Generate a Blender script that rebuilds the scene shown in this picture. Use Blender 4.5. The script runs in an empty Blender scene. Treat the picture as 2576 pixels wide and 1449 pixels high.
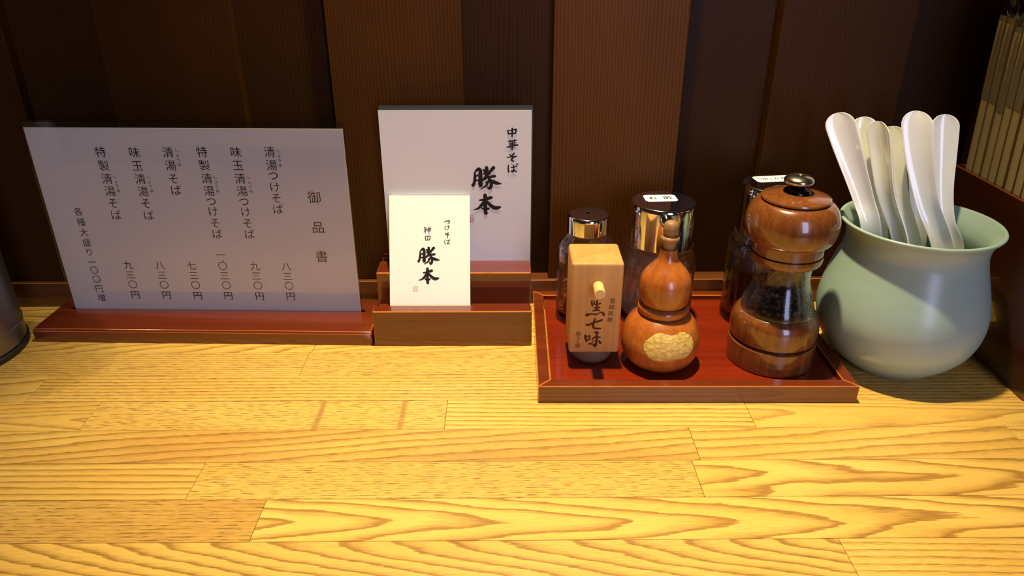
import bpy, bmesh, math, random
from mathutils import Vector, Matrix

# ------------------------------------------------------------------ camera, world, lights, exposure
scene = bpy.context.scene
COL = scene.collection
R = math.radians
cam_d = bpy.data.cameras.new('camera')
cam = bpy.data.objects.new('camera', cam_d)
COL.objects.link(cam)
cam.location = (0, 0, .33)
cam.rotation_euler = (R(90 - 26), 0, 0)
cam_d.sensor_fit = 'HORIZONTAL'
cam_d.sensor_width = 36
cam_d.lens = 36 * 1860 / 2576
cam_d.clip_start = .01
scene.camera = cam

world = bpy.data.worlds.new('world')
scene.world = world
world.use_nodes = True
bgn = world.node_tree.nodes['Background']
bgn.inputs[0].default_value = (.9, .8, .75, 1)
bgn.inputs[1].default_value = .018


def spot(name, loc, tgt, watt, col, size, blend, rad):
    l = bpy.data.lights.new(name, 'SPOT')
    l.energy = watt
    l.color = col
    l.spot_size = R(size)
    l.spot_blend = blend
    l.shadow_soft_size = rad
    o = bpy.data.objects.new(name, l)
    COL.objects.link(o)
    o.location = loc
    o.rotation_euler = (Vector(tgt) - Vector(loc)).to_track_quat('-Z', 'Y').to_euler()
    return o


WARM = (1, .81, .47)
spot('downlight', (.03, .54, 1.25), (.03, .47, 0), 126, WARM, 48, 1, .022)
spot('downlight', (-.95, .62, 1.25), (-.85, .52, 0), 30, WARM, 60, 1, .022)
# cool daylight from the glazed shop door behind the viewer
wl = bpy.data.lights.new('door_daylight', 'AREA')
wl.shape = 'RECTANGLE'
wl.size = .6
wl.size_y = 1.7
wl.energy = 25
wl.color = (.60, .62, 1)
wo = bpy.data.objects.new('door_daylight', wl)
COL.objects.link(wo)
wo.location = (.75, -1.9, .75)
wo.rotation_euler = (Vector((.1, .6, .1)) - wo.location).to_track_quat('-Z', 'Y').to_euler()

vs = scene.view_settings
vs.view_transform = 'Standard'
vs.look = 'None'
vs.exposure = 0
vs.gamma = 1
vs.use_curve_mapping = False
scene.cycles.max_bounces = 12
scene.cycles.transmission_bounces = 12
scene.cycles.transparent_max_bounces = 16
scene.cycles.use_denoising = True

# ------------------------------------------------------------------ materials


class NT:
    """small node-tree writer"""

    def __init__(self, name):
        self.m = bpy.data.materials.new(name)
        self.m.use_nodes = True
        self.t = self.m.node_tree
        self.p = self.t.nodes['Principled BSDF']

    def n(self, typ, **kw):
        nd = self.t.nodes.new(typ)
        for k, v in kw.items():
            setattr(nd, k, v)
        return nd

    def put(self, sock, v):
        if isinstance(v, bpy.types.NodeSocket):
            self.t.links.new(v, sock)
        elif v is not None:
            sock.default_value = v

    def math(self, op, a, b=None, c=None, clamp=False):
        nd = self.n('ShaderNodeMath', operation=op, use_clamp=clamp)
        for i, v in enumerate((a, b, c)):
            if v is not None:
                self.put(nd.inputs[i], v)
        return nd.outputs[0]

    def coord(self, scale=(1, 1, 1), loc=(0, 0, 0), rot=(0, 0, 0), kind='Object'):
        tc = self.n('ShaderNodeTexCoord')
        mp = self.n('ShaderNodeMapping')
        self.t.links.new(tc.outputs[kind], mp.inputs[0])
        mp.inputs['Scale'].default_value = scale
        mp.inputs['Location'].default_value = loc
        mp.inputs['Rotation'].default_value = rot
        return mp.outputs[0]

    def noise(self, vec, scale=1, detail=3, rough=.5, dist=0):
        nd = self.n('ShaderNodeTexNoise')
        self.put(nd.inputs['Vector'], vec)
        nd.inputs['Scale'].default_value = scale
        nd.inputs['Detail'].default_value = detail
        nd.inputs['Roughness'].default_value = rough
        nd.inputs['Distortion'].default_value = dist
        return nd.outputs[0]

    def ramp(self, fac, stops, mode='LINEAR'):
        nd = self.n('ShaderNodeValToRGB')
        nd.color_ramp.interpolation = mode
        el = nd.color_ramp.elements
        while len(el) < len(stops):
            el.new(.5)
        for e, (p, c) in zip(el, stops):
            e.position = p
            e.color = (c, c, c, 1) if not isinstance(c, tuple) else (*c, 1)
        self.put(nd.inputs[0], fac)
        return nd.outputs[0]

    def mix(self, fac, a, b, mode='MIX'):
        nd = self.n('ShaderNodeMix', data_type='RGBA', blend_type=mode)
        self.put(nd.inputs[0], fac)
        for i, v in ((6, a), (7, b)):
            self.put(nd.inputs[i], (*v, 1) if isinstance(v, tuple) and len(v) == 3 else v)
        return nd.outputs[2]

    def bump(self, h, strength=.2, dist=.001):
        nd = self.n('ShaderNodeBump')
        nd.inputs['Strength'].default_value = strength
        nd.inputs['Distance'].default_value = dist
        self.put(nd.inputs['Height'], h)
        self.t.links.new(nd.outputs[0], self.p.inputs['Normal'])

    def set(self, **kw):
        for k, v in kw.items():
            k = k.replace('_', ' ')
            if isinstance(v, tuple) and len(v) == 3:
                v = (*v, 1)
            self.put(self.p.inputs[k], v)
        return self.m


def plain(name, col, rough=.5, metal=0, coat=0, spec=.5, var=.0, vscale=60, **kw):
    t = NT(name)
    if var:
        f = t.noise(t.coord(), vscale, 4)
        c = t.mix(f, tuple(x * (1 - var) for x in col), tuple(min(1, x * (1 + var)) for x in col))
    else:
        c = col
    t.set(Base_Color=c, Roughness=rough, Metallic=metal)
    t.p.inputs['Coat Weight'].default_value = coat
    t.p.inputs['Coat Roughness'].default_value = .08
    t.p.inputs['Specular IOR Level'].default_value = spec
    for k, v in kw.items():
        t.p.inputs[k.replace('_', ' ')].default_value = v
    return t.m


def ash(name, seed, ax=0, by=180, cq=0, y0=0, e=.002, amp=.4, ring=.6, dash=.5, tone=1.0, warm=0, nx=5, ny=30, streaks=()):
    """ash plank: growth rings v = ax*x + by*y + cq*sqrt((y-y0)^2+e^2), plus open-pore dashes"""
    t = NT(name)
    rnd = random.Random(seed)
    off = (rnd.uniform(-9, 9), rnd.uniform(-9, 9), rnd.uniform(-9, 9))
    tc = t.n('ShaderNodeTexCoord')
    sep = t.n('ShaderNodeSeparateXYZ')
    t.t.links.new(tc.outputs['Object'], sep.inputs[0])
    x, y = sep.outputs[0], sep.outputs[1]
    warp = t.noise(t.coord((nx, ny, 1), off), 1, 3, .55)
    warp = t.math('MULTIPLY', t.math('SUBTRACT', warp, .5), amp * 4)
    v = t.math('ADD', t.math('MULTIPLY', x, ax), t.math('MULTIPLY', y, by))
    if cq:
        d = t.math('SUBTRACT', y, y0)
        d = t.math('SQRT', t.math('ADD', t.math('MULTIPLY', d, d), e * e))
        v = t.math('ADD', v, t.math('MULTIPLY', d, cq))
    v = t.math('ADD', v, warp)
    fine = t.noise(t.coord((60, 900, 1), off), 1, 2, .6)
    v = t.math('ADD', v, t.math('MULTIPLY', t.math('SUBTRACT', fine, .5), .28))
    v = t.math('ADD', v, off[0] * 3)
    fr = t.math('FRACT', v)
    rg = t.ramp(fr, [(0, .0), (.42, .04), (.72, .45), (.86, 1), (.96, .9), (1, 0)])
    # pores: short dark dashes, thickest in the early wood
    pr = t.noise(t.coord((120, 1500, 1), off), 1, 1.5, .4)
    pr = t.ramp(pr, [(.51, 0), (.59, 1)])
    pr2 = t.math('MULTIPLY', pr, t.math('ADD', t.math('MULTIPLY', rg, .75), .3))
    cloud = t.noise(t.coord((6, 22, 1), off), 1, 4, .6)
    L = (.80 * tone, .525 * tone, .125 * tone)
    L2 = (.71 * tone, .405 * tone, .07 * tone)
    D = (.34 * tone, .165 * tone, .024 * tone)
    P = (.20 * tone, .095 * tone, .02 * tone)
    base = t.mix(t.ramp(cloud, [(.3, 0), (.75, 1)]), L, L2)
    if warm:
        wv = t.noise(t.coord((3.5, 14, 1), (off[1], off[2], 0)), 1, 3, .5)
        base = t.mix(t.math('MULTIPLY', t.ramp(wv, [(.38, 0), (.62, 1)]), warm), base, (.60 * tone, .31 * tone, .065 * tone))
    c = t.mix(t.math('MULTIPLY', rg, ring), base, D)
    c = t.mix(t.math('MULTIPLY', pr2, dash), c, P)
    for sx in streaks:
        dd = t.math('ABSOLUTE', t.math('ADD', t.math('SUBTRACT', x, sx), t.math('MULTIPLY', warp, .004)))
        k = t.ramp(t.math('MULTIPLY', dd, 100), [(.10, 1), (.34, 0)])
        k = t.math('MULTIPLY', k, t.ramp(fine, [(.3, .55), (.6, 1)]))
        c = t.mix(k, c, (.37, .20, .045))
    t.set(Base_Color=c, Roughness=.42)
    t.p.inputs['Coat Weight'].default_value = .25
    t.p.inputs['Coat Roughness'].default_value = .25
    t.bump(t.math('SUBTRACT', 1, pr2), .12, .0004)
    return t.m


def grainwood(name, a, b, scale, axis=2, rough=.35, coat=.6, line=.5, bump=.05, coatr=.1):
    """fine straight-grained wood, long axis = axis"""
    t = NT(name)
    sc = [scale] * 3
    sc[axis] = scale * .03
    g = t.noise(t.coord(tuple(sc)), 1, 4, .6)
    sc2 = [scale * 4] * 3
    sc2[axis] = scale * .05
    g2 = t.noise(t.coord(tuple(sc2)), 1, 3, .6)
    f = t.math('ADD', t.math('MULTIPLY', g, 1 - line), t.math('MULTIPLY', g2, line))
    c = t.mix(t.ramp(f, [(.32, 0), (.66, 1)]), a, b)
    t.set(Base_Color=c, Roughness=rough)
    t.p.inputs['Coat Weight'].default_value = coat
    t.p.inputs['Coat Roughness'].default_value = coatr
    if bump:
        t.bump(f, bump, .0005)
    return t.m


def wallwood(name, a, b, freq, seed):
    """dark stained wall board with narrow straight vertical growth lines"""
    t = NT(name)
    rnd = random.Random(seed)
    off = (rnd.uniform(-5, 5), rnd.uniform(-5, 5), rnd.uniform(-5, 5))
    tc = t.n('ShaderNodeTexCoord')
    sep = t.n('ShaderNodeSeparateXYZ')
    t.t.links.new(tc.outputs['Object'], sep.inputs[0])
    w = t.noise(t.coord((9, 1, 1.2), off), 1, 2)
    v = t.math('ADD', t.math('MULTIPLY', sep.outputs[0], freq), t.math('MULTIPLY', w, 9))
    s = t.math('ADD', t.math('MULTIPLY', t.math('SINE', t.math('MULTIPLY', v, 6.283)), .5), .5)
    cl = t.noise(t.coord((14, 1, 2.5), off), 1, 4)
    f = t.math('ADD', t.math('MULTIPLY', s, .35), t.math('MULTIPLY', cl, .75))
    c = t.mix(t.ramp(f, [(.25, 0), (.85, 1)]), a, b)
    t.set(Base_Color=c, Roughness=.42)
    t.p.inputs['Specular IOR Level'].default_value = .09
    t.bump(f, .06, .0004)
    return t.m


def clear_sheet(name, tint=(1, 1, 1), rough=.02, ior=1.45):
    """thin clear plastic: see-through with Fresnel gloss"""
    t = NT(name)
    out = t.t.nodes['Material Output']
    tr = t.n('ShaderNodeBsdfTransparent')
    tr.inputs[0].default_value = (*tint, 1)
    gl = t.n('ShaderNodeBsdfGlossy')
    gl.inputs['Roughness'].default_value = rough
    fr = t.n('ShaderNodeFresnel')
    fr.inputs[0].default_value = ior
    mx = t.n('ShaderNodeMixShader')
    t.t.links.new(fr.outputs[0], mx.inputs[0])
    t.t.links.new(tr.outputs[0], mx.inputs[1])
    t.t.links.new(gl.outputs[0], mx.inputs[2])
    t.t.links.new(mx.outputs[0], out.inputs[0])
    return t.m


def glass(name, col=(1, 1, 1), ior=1.48, rough=0, clear=.22):
    t = NT(name)
    t.set(Base_Color=col, Roughness=rough, IOR=ior)
    t.p.inputs['Transmission Weight'].default_value = 1
    if clear:                                   # part of the light passes straight through the thin wall
        out = t.t.nodes['Material Output']
        tr = t.n('ShaderNodeBsdfTransparent')
        tr.inputs[0].default_value = (*col, 1)
        mx = t.n('ShaderNodeMixShader')
        mx.inputs[0].default_value = clear
        t.t.links.new(t.p.outputs[0], mx.inputs[1])
        t.t.links.new(tr.outputs[0], mx.inputs[2])
        t.t.links.new(mx.outputs[0], out.inputs[0])
    return t.m


M = {}
M['lacquer'] = grainwood('red_lacquer', (.100, .0155, .0036), (.170, .027, .0052), 60, 0, .28, 1.0, .4, .02, .05)
M['lacquer_edge'] = plain('worn_lacquer_edge', (.50, .15, .022), .25, coat=1, var=.3, vscale=120)
M['tray_floor'] = grainwood('red_lacquer_floor', (.14, .011, .003), (.22, .020, .004), 45, 0, .22, 1.0, .4, .015, .06)
M['dark_lacquer'] = grainwood('brown_lacquer', (.036, .0085, .0025), (.062, .0145, .004), 50, 1, .25, 1.0, .4, .02, .05)
M['mill_wood'] = grainwood('mill_wood', (.105, .028, .005), (.245, .078, .0155), 230, 2, .25, 1.0, .45, .03, .07)
M['gourd_wood'] = grainwood('gourd_wood', (.30, .072, .009), (.47, .138, .020), 130, 2, .3, .8, .35, .02, .12)
M['stopper_wood'] = plain('stopper_wood', (.30, .155, .05), .5, var=.25)
M['box_wood'] = grainwood('pale_box_wood', (.48, .225, .055), (.62, .325, .092), 60, 2, .55, 0, .4, .04)
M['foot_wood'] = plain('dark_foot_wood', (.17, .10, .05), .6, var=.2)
M['peg_wood'] = plain('peg_wood', (.78, .52, .20), .5, var=.1)
M['groove'] = plain('dark_groove', (.045, .013, .004), .4)
M['steel'] = plain('brushed_steel', (.27, .265, .24), .42, 1)
M['chrome'] = plain('chrome', (.80, .80, .82), .07, 1)
M['knob'] = plain('knob_metal', (.62, .56, .46), .22, 1, var=.2, vscale=300)
M['black'] = plain('black_rubber', (.012, .011, .01), .5)
M['darkmetal'] = plain('dark_metal', (.05, .045, .04), .25, 1)
M['white'] = plain('white_porcelain', (.90, .90, .84), .15, coat=.5)
M['celadon'] = None
M['paper'] = plain('white_paper', (.80, .79, .80), .75, spec=.2)
M['card'] = plain('card_stock', (.90, .885, .83), .75, spec=.2)
M['darkcard'] = plain('dark_card_back', (.04, .045, .05), .6)
M['ink'] = plain('black_ink', (.016, .010, .009), .6, spec=.2)
M['brown_ink'] = plain('branded_ink', (.10, .032, .010), .7, spec=.1)
M['red_ink'] = plain('red_ink', (.55, .13, .10), .7, spec=.1)
M['pink_ink'] = plain('pale_seal_ink', (.80, .50, .42), .7, spec=.1)
M['label'] = plain('white_label', (.92, .92, .90), .45)
M['acrylic'] = clear_sheet('clear_acrylic', (.96, .92, .86))
M['film'] = clear_sheet('clear_film', (.93, .92, .88), .12)
M['glass'] = glass('bottle_glass')
M['vinegar'] = glass('vinegar', (.98, .90, .66), 1.34)
M['soy'] = plain('soy_sauce', (.004, .002, .001), .08)
M['pepper'] = plain('peppercorn', (.055, .035, .02), .6, var=.5, vscale=200)
M['stick'] = grainwood('chopstick_wood', (.40, .28, .12), (.56, .42, .21), 120, 2, .6, 0, .4, 0)
M['sleeve'] = plain('sleeve_paper', (.42, .32, .19), .7, var=.12, vscale=40)
M['tile'] = plain('dark_floor', (.05, .04, .035), .5, var=.2, vscale=8)


def make_celadon():
    t = NT('celadon_glaze')
    n = t.noise(t.coord((1, 1, 4)), 25, 3)
    c = t.mix(n, (.30, .425, .365), (.355, .485, .42))
    t.set(Base_Color=c, Roughness=.30)
    t.p.inputs['Coat Weight'].default_value = .15
    t.p.inputs['Coat Roughness'].default_value = .2
    return t.m


M['celadon'] = make_celadon()


def make_gold():
    t = NT('crinkled_gold_paper')
    n = t.noise(t.coord((1, 1, 1.8)), 260, 5, .65, .4)
    c = t.mix(t.ramp(n, [(.35, 0), (.62, 1)]), (.50, .29, .035), (.80, .60, .17))
    t.set(Base_Color=c, Roughness=.45)
    t.bump(n, .7, .0012)
    return t.m


M['gold'] = make_gold()

# ------------------------------------------------------------------ mesh helpers


def link(name, me, mats, parent=None, sharp=35, kind=None):
    o = bpy.data.objects.new(name, me)
    COL.objects.link(o)
    for m in (mats if isinstance(mats, (list, tuple)) else [mats]):
        me.materials.append(M[m] if isinstance(m, str) else m)
    if sharp:
        me.shade_smooth()
        me.set_sharp_from_angle(angle=R(sharp))
    if parent:
        o.parent = parent
    if kind:
        o['kind'] = kind
    return o


def from_bm(name, bm, mats, parent=None, sharp=35, kind=None, norm=True):
    if norm:
        bmesh.ops.recalc_face_normals(bm, faces=bm.faces[:])
    me = bpy.data.meshes.new(name)
    bm.to_mesh(me)
    bm.free()
    return link(name, me, mats, parent, sharp, kind)


def thing(name, label, cat, loc=(0, 0, 0), rz=0, group=None):
    o = bpy.data.objects.new(name, None)
    o.empty_display_size = .02
    COL.objects.link(o)
    o.location = loc
    o.rotation_euler = (0, 0, R(rz))
    return tag(o, label, cat, group)


def tag(o, label, cat, group=None):
    o['label'] = label
    o['category'] = cat
    if group:
        o['group'] = group
    return o


def box_into(bm, x0, x1, y0, y1, z0, z1):
    vs_ = [bm.verts.new(p) for p in ((x0, y0, z0), (x1, y0, z0), (x1, y1, z0), (x0, y1, z0), (x0, y0, z1), (x1, y0, z1), (x1, y1, z1), (x0, y1, z1))]
    for f in ((0, 3, 2, 1), (4, 5, 6, 7), (0, 1, 5, 4), (1, 2, 6, 5), (2, 3, 7, 6), (3, 0, 4, 7)):
        bm.faces.new([vs_[i] for i in f])
    return vs_


def bevel(bm, w, seg=2, mat=-1):
    bmesh.ops.recalc_face_normals(bm, faces=bm.faces[:])
    ed = [e for e in bm.edges if len(e.link_faces) == 2 and e.calc_face_angle(0) > R(30)]
    bmesh.ops.bevel(bm, geom=ed, offset=w, segments=seg, affect='EDGES', profile=.5, material=mat, clamp_overlap=True)


def bbox(x0, x1, y0, y1, z0, z1, w=.0008, seg=2, mat=-1):
    bm = bmesh.new()
    box_into(bm, x0, x1, y0, y1, z0, z1)
    if w:
        bevel(bm, w, seg, mat)
    return bm


def catmull(pts, n=6):
    out = []
    for i in range(len(pts) - 1):
        p0 = pts[max(i - 1, 0)]
        p1, p2 = pts[i], pts[i + 1]
        p3 = pts[min(i + 2, len(pts) - 1)]
        for k in range(n):
            t = k / n
            out.append(tuple(.5 * (2 * b + (c - a) * t + (2 * a - 5 * b + 4 * c - d) * t * t + (3 * b - a - 3 * c + d) * t ** 3)
                             for a, b, c, d in zip(p0, p1, p2, p3)))
    out.append(tuple(pts[-1]))
    return out


def lathe(prof, seg=64, mod=None, cap=True):
    """revolve (r, z) points; mod(theta, r, z) may change the radius"""
    bm = bmesh.new()
    rings = []
    for r, z in prof:
        if r < 1e-5:
            rings.append([bm.verts.new((0, 0, z))])
        else:
            ring = []
            for k in range(seg):
                a = 2 * math.pi * k / seg
                rr = mod(a, r, z) if mod else r
                ring.append(bm.verts.new((rr * math.cos(a), rr * math.sin(a), z)))
            rings.append(ring)
    for a, b in zip(rings, rings[1:]):
        for k in range(seg):
            k2 = (k + 1) % seg
            if len(a) == 1 and len(b) == 1:
                continue
            if len(a) == 1:
                bm.faces.new((a[0], b[k2], b[k]))
            elif len(b) == 1:
                bm.faces.new((a[k], a[k2], b[0]))
            else:
                bm.faces.new((a[k], a[k2], b[k2], b[k]))
    if cap:
        for ring in (rings[0], rings[-1]):
            if len(ring) > 2:
                bm.faces.new(ring)
    return bm


GLYPH = {}


def glyph(ch, off):
    key = (ch, off)
    if key not in GLYPH:
        c = bpy.data.curves.new('glyph', 'FONT')
        c.body = ch
        c.align_x = 'CENTER'
        c.size = 1
        c.resolution_u = 3
        c.offset = off
        o = bpy.data.objects.new('glyph', c)
        COL.objects.link(o)
        dg = bpy.context.evaluated_depsgraph_get()
        me = bpy.data.meshes.new_from_object(o.evaluated_get(dg))
        GLYPH[key] = ([(v.co.x, v.co.y - .38) for v in me.vertices], [tuple(p.vertices) for p in me.polygons])
        bpy.data.objects.remove(o)
        bpy.data.curves.remove(c)
        bpy.data.meshes.remove(me)
    return GLYPH[key]


def lettering(items, mat, parent, off=-.008, yoff=-.00025, name='lettering', xf=None):
    """flat print: items = (character, u, v, size) on the local x-z plane facing -y"""
    V, F = [], []
    for ch, u, v, s in items:
        gv, gf = glyph(ch, off)
        n = len(V)
        V += [(u + x * s, yoff, v + y * s) for x, y in gv]
        F += [tuple(i + n for i in f) for f in gf]
    if xf:
        V = [xf(p) for p in V]
    me = bpy.data.meshes.new(name)
    me.from_pydata(V, [], F)
    return link(name, me, mat, parent, 0)


def brush(strokes, fx, fy, mat, parent, yoff=-.00025, name='calligraphy', fat=1.18, lift=0):
    """brush strokes: lists of (x, y, half-width); fx/fy map drawing units to the local x / z axes"""
    V, F = [], []
    sc = abs(fx(1) - fx(0))
    for si, st in enumerate(strokes):
        pts = catmull(st, 5) if len(st) > 2 else catmull([st[0], tuple((a + b) / 2 for a, b in zip(*st)), st[1]], 4)
        P = [Vector((fx(x), fy(y))) for x, y, w in pts]
        W = [max(w, 1) * sc * fat for x, y, w in pts]
        y = yoff - si * 1.5e-6
        loop_l, loop_r = [], []
        n = len(P)
        for i in range(n):
            d = (P[min(i + 1, n - 1)] - P[max(i - 1, 0)])
            d = d.normalized() if d.length > 1e-9 else Vector((1, 0))
            nn = Vector((-d.y, d.x))
            loop_l.append(P[i] + nn * W[i])
            loop_r.append(P[i] - nn * W[i])
        b = len(V)
        V += [(p.x, y, p.y) for p in loop_l] + [(p.x, y, p.y) for p in loop_r]
        F += [(b + i, b + i + 1, b + n + i + 1, b + n + i) for i in range(n - 1)]
        for end in (0, n - 1):                       # round stroke ends
            c0 = len(V)
            V += [(P[end].x + W[end] * math.cos(a), y - 7e-7, P[end].y + W[end] * math.sin(a)) for a in [k * math.pi / 6 for k in range(12)]]
            F.append(tuple(range(c0, c0 + 12)))
    me = bpy.data.meshes.new(name)
    me.from_pydata(V, [], F)
    return link(name, me, mat, parent, 0)


# ------------------------------------------------------------------ setting: wall, ledge, floor
WALL_RZ = .83
WY = .6417


def structure(o):
    o['kind'] = 'structure'
    return o


wall = bpy.data.objects.new('wall_back', None)
COL.objects.link(wall)
structure(wall)
wall.location = (0, WY, 0)
wall.rotation_euler = (0, 0, R(WALL_RZ))
FW, PER, X0 = .1125, .1893, .035
for i in range(-6, 6):
    xa = X0 + i * PER
    rr = random.Random(100 + i)
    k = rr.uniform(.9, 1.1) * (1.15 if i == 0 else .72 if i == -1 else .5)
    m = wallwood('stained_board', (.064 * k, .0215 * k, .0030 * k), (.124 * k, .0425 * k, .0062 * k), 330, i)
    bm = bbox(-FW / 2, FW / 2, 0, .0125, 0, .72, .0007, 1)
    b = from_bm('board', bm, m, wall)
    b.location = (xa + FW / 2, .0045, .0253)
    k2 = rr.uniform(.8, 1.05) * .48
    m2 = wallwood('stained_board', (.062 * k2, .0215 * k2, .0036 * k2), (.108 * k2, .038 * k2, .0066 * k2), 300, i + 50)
    gw = PER - FW + .03
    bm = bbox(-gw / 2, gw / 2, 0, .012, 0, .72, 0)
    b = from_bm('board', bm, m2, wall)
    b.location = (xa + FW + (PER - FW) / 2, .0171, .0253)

bm = bbox(-1.3, 1.3, 0, .030, -.02, .0252, .0006, 2, 1)
led = from_bm('trim_1', bm, [grainwood('ledge_wood', (.085, .026, .007), (.15, .048, .013), 60, 0, .3, .6, .4, .03), plain('ledge_edge', (.42, .17, .045), .35)], None)
structure(led)
led.location = (0, WY, 0)
led.rotation_euler = (0, 0, R(WALL_RZ))

bm = bbox(-2.2, 2.2, -2.6, .68, -.74, -.72, 0)
structure(from_bm('floor', bm, 'tile', None))

# ------------------------------------------------------------------ counter of ash planks
counter = thing('counter', 'long yellow ash wood counter of butt-jointed planks under everything', 'counter', (0, 0, 0), .5)
PW = .0366
B0 = .5149
GAP = .00012
ROWS = {   # row: joints (x), and the look of each plank between them
    0: ([-.170], [dict(by=300, ax=4, amp=.3, ring=.62, dash=.85, tone=.95), dict(by=420, amp=.2, ring=.32, dash=.95, tone=.95, warm=.3)]),
    1: ([-.374, .46], [dict(by=70, ax=-16, amp=.8, ring=.8, dash=.3), dict(by=215, amp=.3, ring=.74, dash=.8, tone=.97), dict(by=200)]),
    2: ([-.313, -.0458, .1835], [dict(by=40, ax=-14, cq=150, y0=-.004, amp=.7, ring=.6, dash=.5, tone=.98), dict(by=430, amp=.25, ring=.25, dash=1.0, tone=.97, streaks=(.0384, .1010)),
                                 dict(by=180, ax=3, amp=.35, ring=.85, dash=.45, tone=1.06), dict(by=60, ax=10, cq=110, y0=.002, amp=.8, ring=.65, dash=.3, tone=1.03)]),
    3: ([.1335, .3675], [dict(by=120, ax=-13, amp=.55, ring=.75, dash=.55, tone=.93, warm=1), dict(by=95, ax=-9, amp=.5, ring=.7, dash=.45, warm=.3), dict(by=90, ax=6)]),
    4: ([-.2067, .1275], [dict(by=165, amp=.35, ring=.82, dash=.35, tone=.92), dict(by=440, amp=.25, ring=.22, dash=1.0, tone=.95, warm=.2), dict(by=6, ax=9, cq=62, y0=.001, e=.004, amp=.9, ring=.95, dash=.25, tone=1.02, warm=.15)]),
    5: ([-.1543, .55], [dict(by=330, amp=.35, ring=.3, dash=.9, tone=.88, warm=.5), dict(by=10, ax=14, cq=105, y0=-.003, e=.004, amp=.7, ring=.95, dash=.35, tone=1.04), dict(by=160)]),
    6: ([.199], [dict(by=0, ax=-30, cq=150, y0=.020, e=.010, amp=.6, ring=.9, dash=.45, tone=.95), dict(by=190, ax=4, amp=.4, ring=.6, dash=.5)]),
}
rp = random.Random(4)
for row in range(-4, 12):
    y1 = B0 + PW - row * PW
    y0 = y1 - PW
    if y0 > .68:
        continue
    joints, looks = ROWS.get(row, ([rp.uniform(-.4, .4)], None))
    xs = [-1.25] + joints + [1.25]
    for k, (a, b) in enumerate(zip(xs, xs[1:])):
        if looks:
            kw = dict(looks[k])
        else:
            kw = rp.choice([dict(by=rp.uniform(150, 400), ring=.5, dash=.7), dict(by=10, ax=rp.uniform(10, 25), cq=120, amp=.7, ring=.7, dash=.4)])
        m = ash('ash_plank', row * 10 + k + 7, **kw)
        bm = bbox(-(b - a) / 2 + GAP, (b - a) / 2 - GAP, -PW / 2 + GAP, PW / 2 - GAP, -.03, 0, .00025, 1)
        p = from_bm('plank', bm, m, counter)
        p.location = ((a + b) / 2, (y0 + y1) / 2, 0)

# ------------------------------------------------------------------ menu stand and menu
ms = thing('menu_stand', 'low red lacquered wooden stand holding the wide clear acrylic menu panel', 'stand', (-.2725, .5645, 0), -1.2)


def slotted_block(x0, x1, y0, y1, z1, sx0, sx1, sy0, sy1, depth):
    """block with a slot cut down from the top: outer shell and slot share the top face grid"""
    bm = bmesh.new()
    xs_, ys_ = (x0, sx0, sx1, x1), (y0, sy0, sy1, y1)
    top = [[bm.verts.new((x, y, z1)) for x in xs_] for y in ys_]
    for j in range(3):
        for i in range(3):
            if (i, j) != (1, 1):
                bm.faces.new((top[j][i], top[j][i + 1], top[j + 1][i + 1], top[j + 1][i]))
    s = [top[1][1], top[1][2], top[2][2], top[2][1]]
    sb = [bm.verts.new((v.co.x, v.co.y, z1 - depth)) for v in s]
    bm.faces.new(sb)
    for i in range(4):
        bm.faces.new((s[i], s[(i + 1) % 4], sb[(i + 1) % 4], sb[i]))
    ring = top[0] + [top[1][3], top[2][3]] + top[3][::-1] + [top[2][0], top[1][0]]
    low = [bm.verts.new((v.co.x, v.co.y, 0)) for v in ring]
    n = len(ring)
    for i in range(n):
        bm.faces.new((ring[i], ring[(i + 1) % n], low[(i + 1) % n], low[i]))
    bm.faces.new(low)
    return bm


bm = slotted_block(-.1505, .1505, 0, .064, .0128, -.1365, .1365, .0385, .0425, .008)
bmesh.ops.recalc_face_normals(bm, faces=bm.faces[:])
ed = [e for e in bm.edges if len(e.link_faces) == 2 and e.calc_face_angle(0) > R(30) and max(v.co.z for v in e.verts) > .012
      and not (all(abs(v.co.x) < .14 and .03 < v.co.y < .05 for v in e.verts))]
bmesh.ops.bevel(bm, geom=ed, offset=.0018, segments=1, affect='EDGES', material=-1)
bmesh.ops.recalc_face_normals(bm, faces=bm.faces[:])
ed = [e for e in bm.edges if len(e.link_faces) == 2 and R(25) < e.calc_face_angle(0) < R(95) and (min(v.co.z for v in e.verts) > .0105 and not all(abs(v.co.x) < .138 and .03 < v.co.y < .05 for v in e.verts))]
bmesh.ops.bevel(bm, geom=ed, offset=.0003, segments=1, affect='EDGES', material=1)
from_bm('base', bm, ['lacquer', 'lacquer_edge'], ms, 25)
for yy, zt in ((.0389, .1865), (.0412, .1872)):
    bm = bbox(-.1340, .1340, yy, yy + .0008, .005, zt, .0002, 1)
    from_bm('acrylic_panel', bm, 'acrylic', ms)
bm = bbox(-.1340, .1340, .0398, .0411, .1848, .1862, .0003, 1)      # bonded top seam of the pocket
from_bm('acrylic_seam', bm, 'acrylic', ms)

menu = thing('menu_sheet', 'white handwritten-style menu page with vertical dish names and prices', 'menu', (0, 0, 0), 0)
menu.location = ms.location + Matrix.Rotation(R(-1.2), 3, 'Z') @ Vector((0, .0402, .0052))
menu.rotation_euler = ms.rotation_euler
bm = bbox(-.1325, .1328, 0, .0005, 0, .1762, 0)
from_bm('page', bm, 'paper', menu)


def column(txt, u, zs, size):
    lettering([(ch, u / 1000, z / 1000 - .0052, size) for ch, z in zip(txt, zs)], 'ink', menu, -.001 if size > .005 else .004, -.00012, 'text_column')


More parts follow.
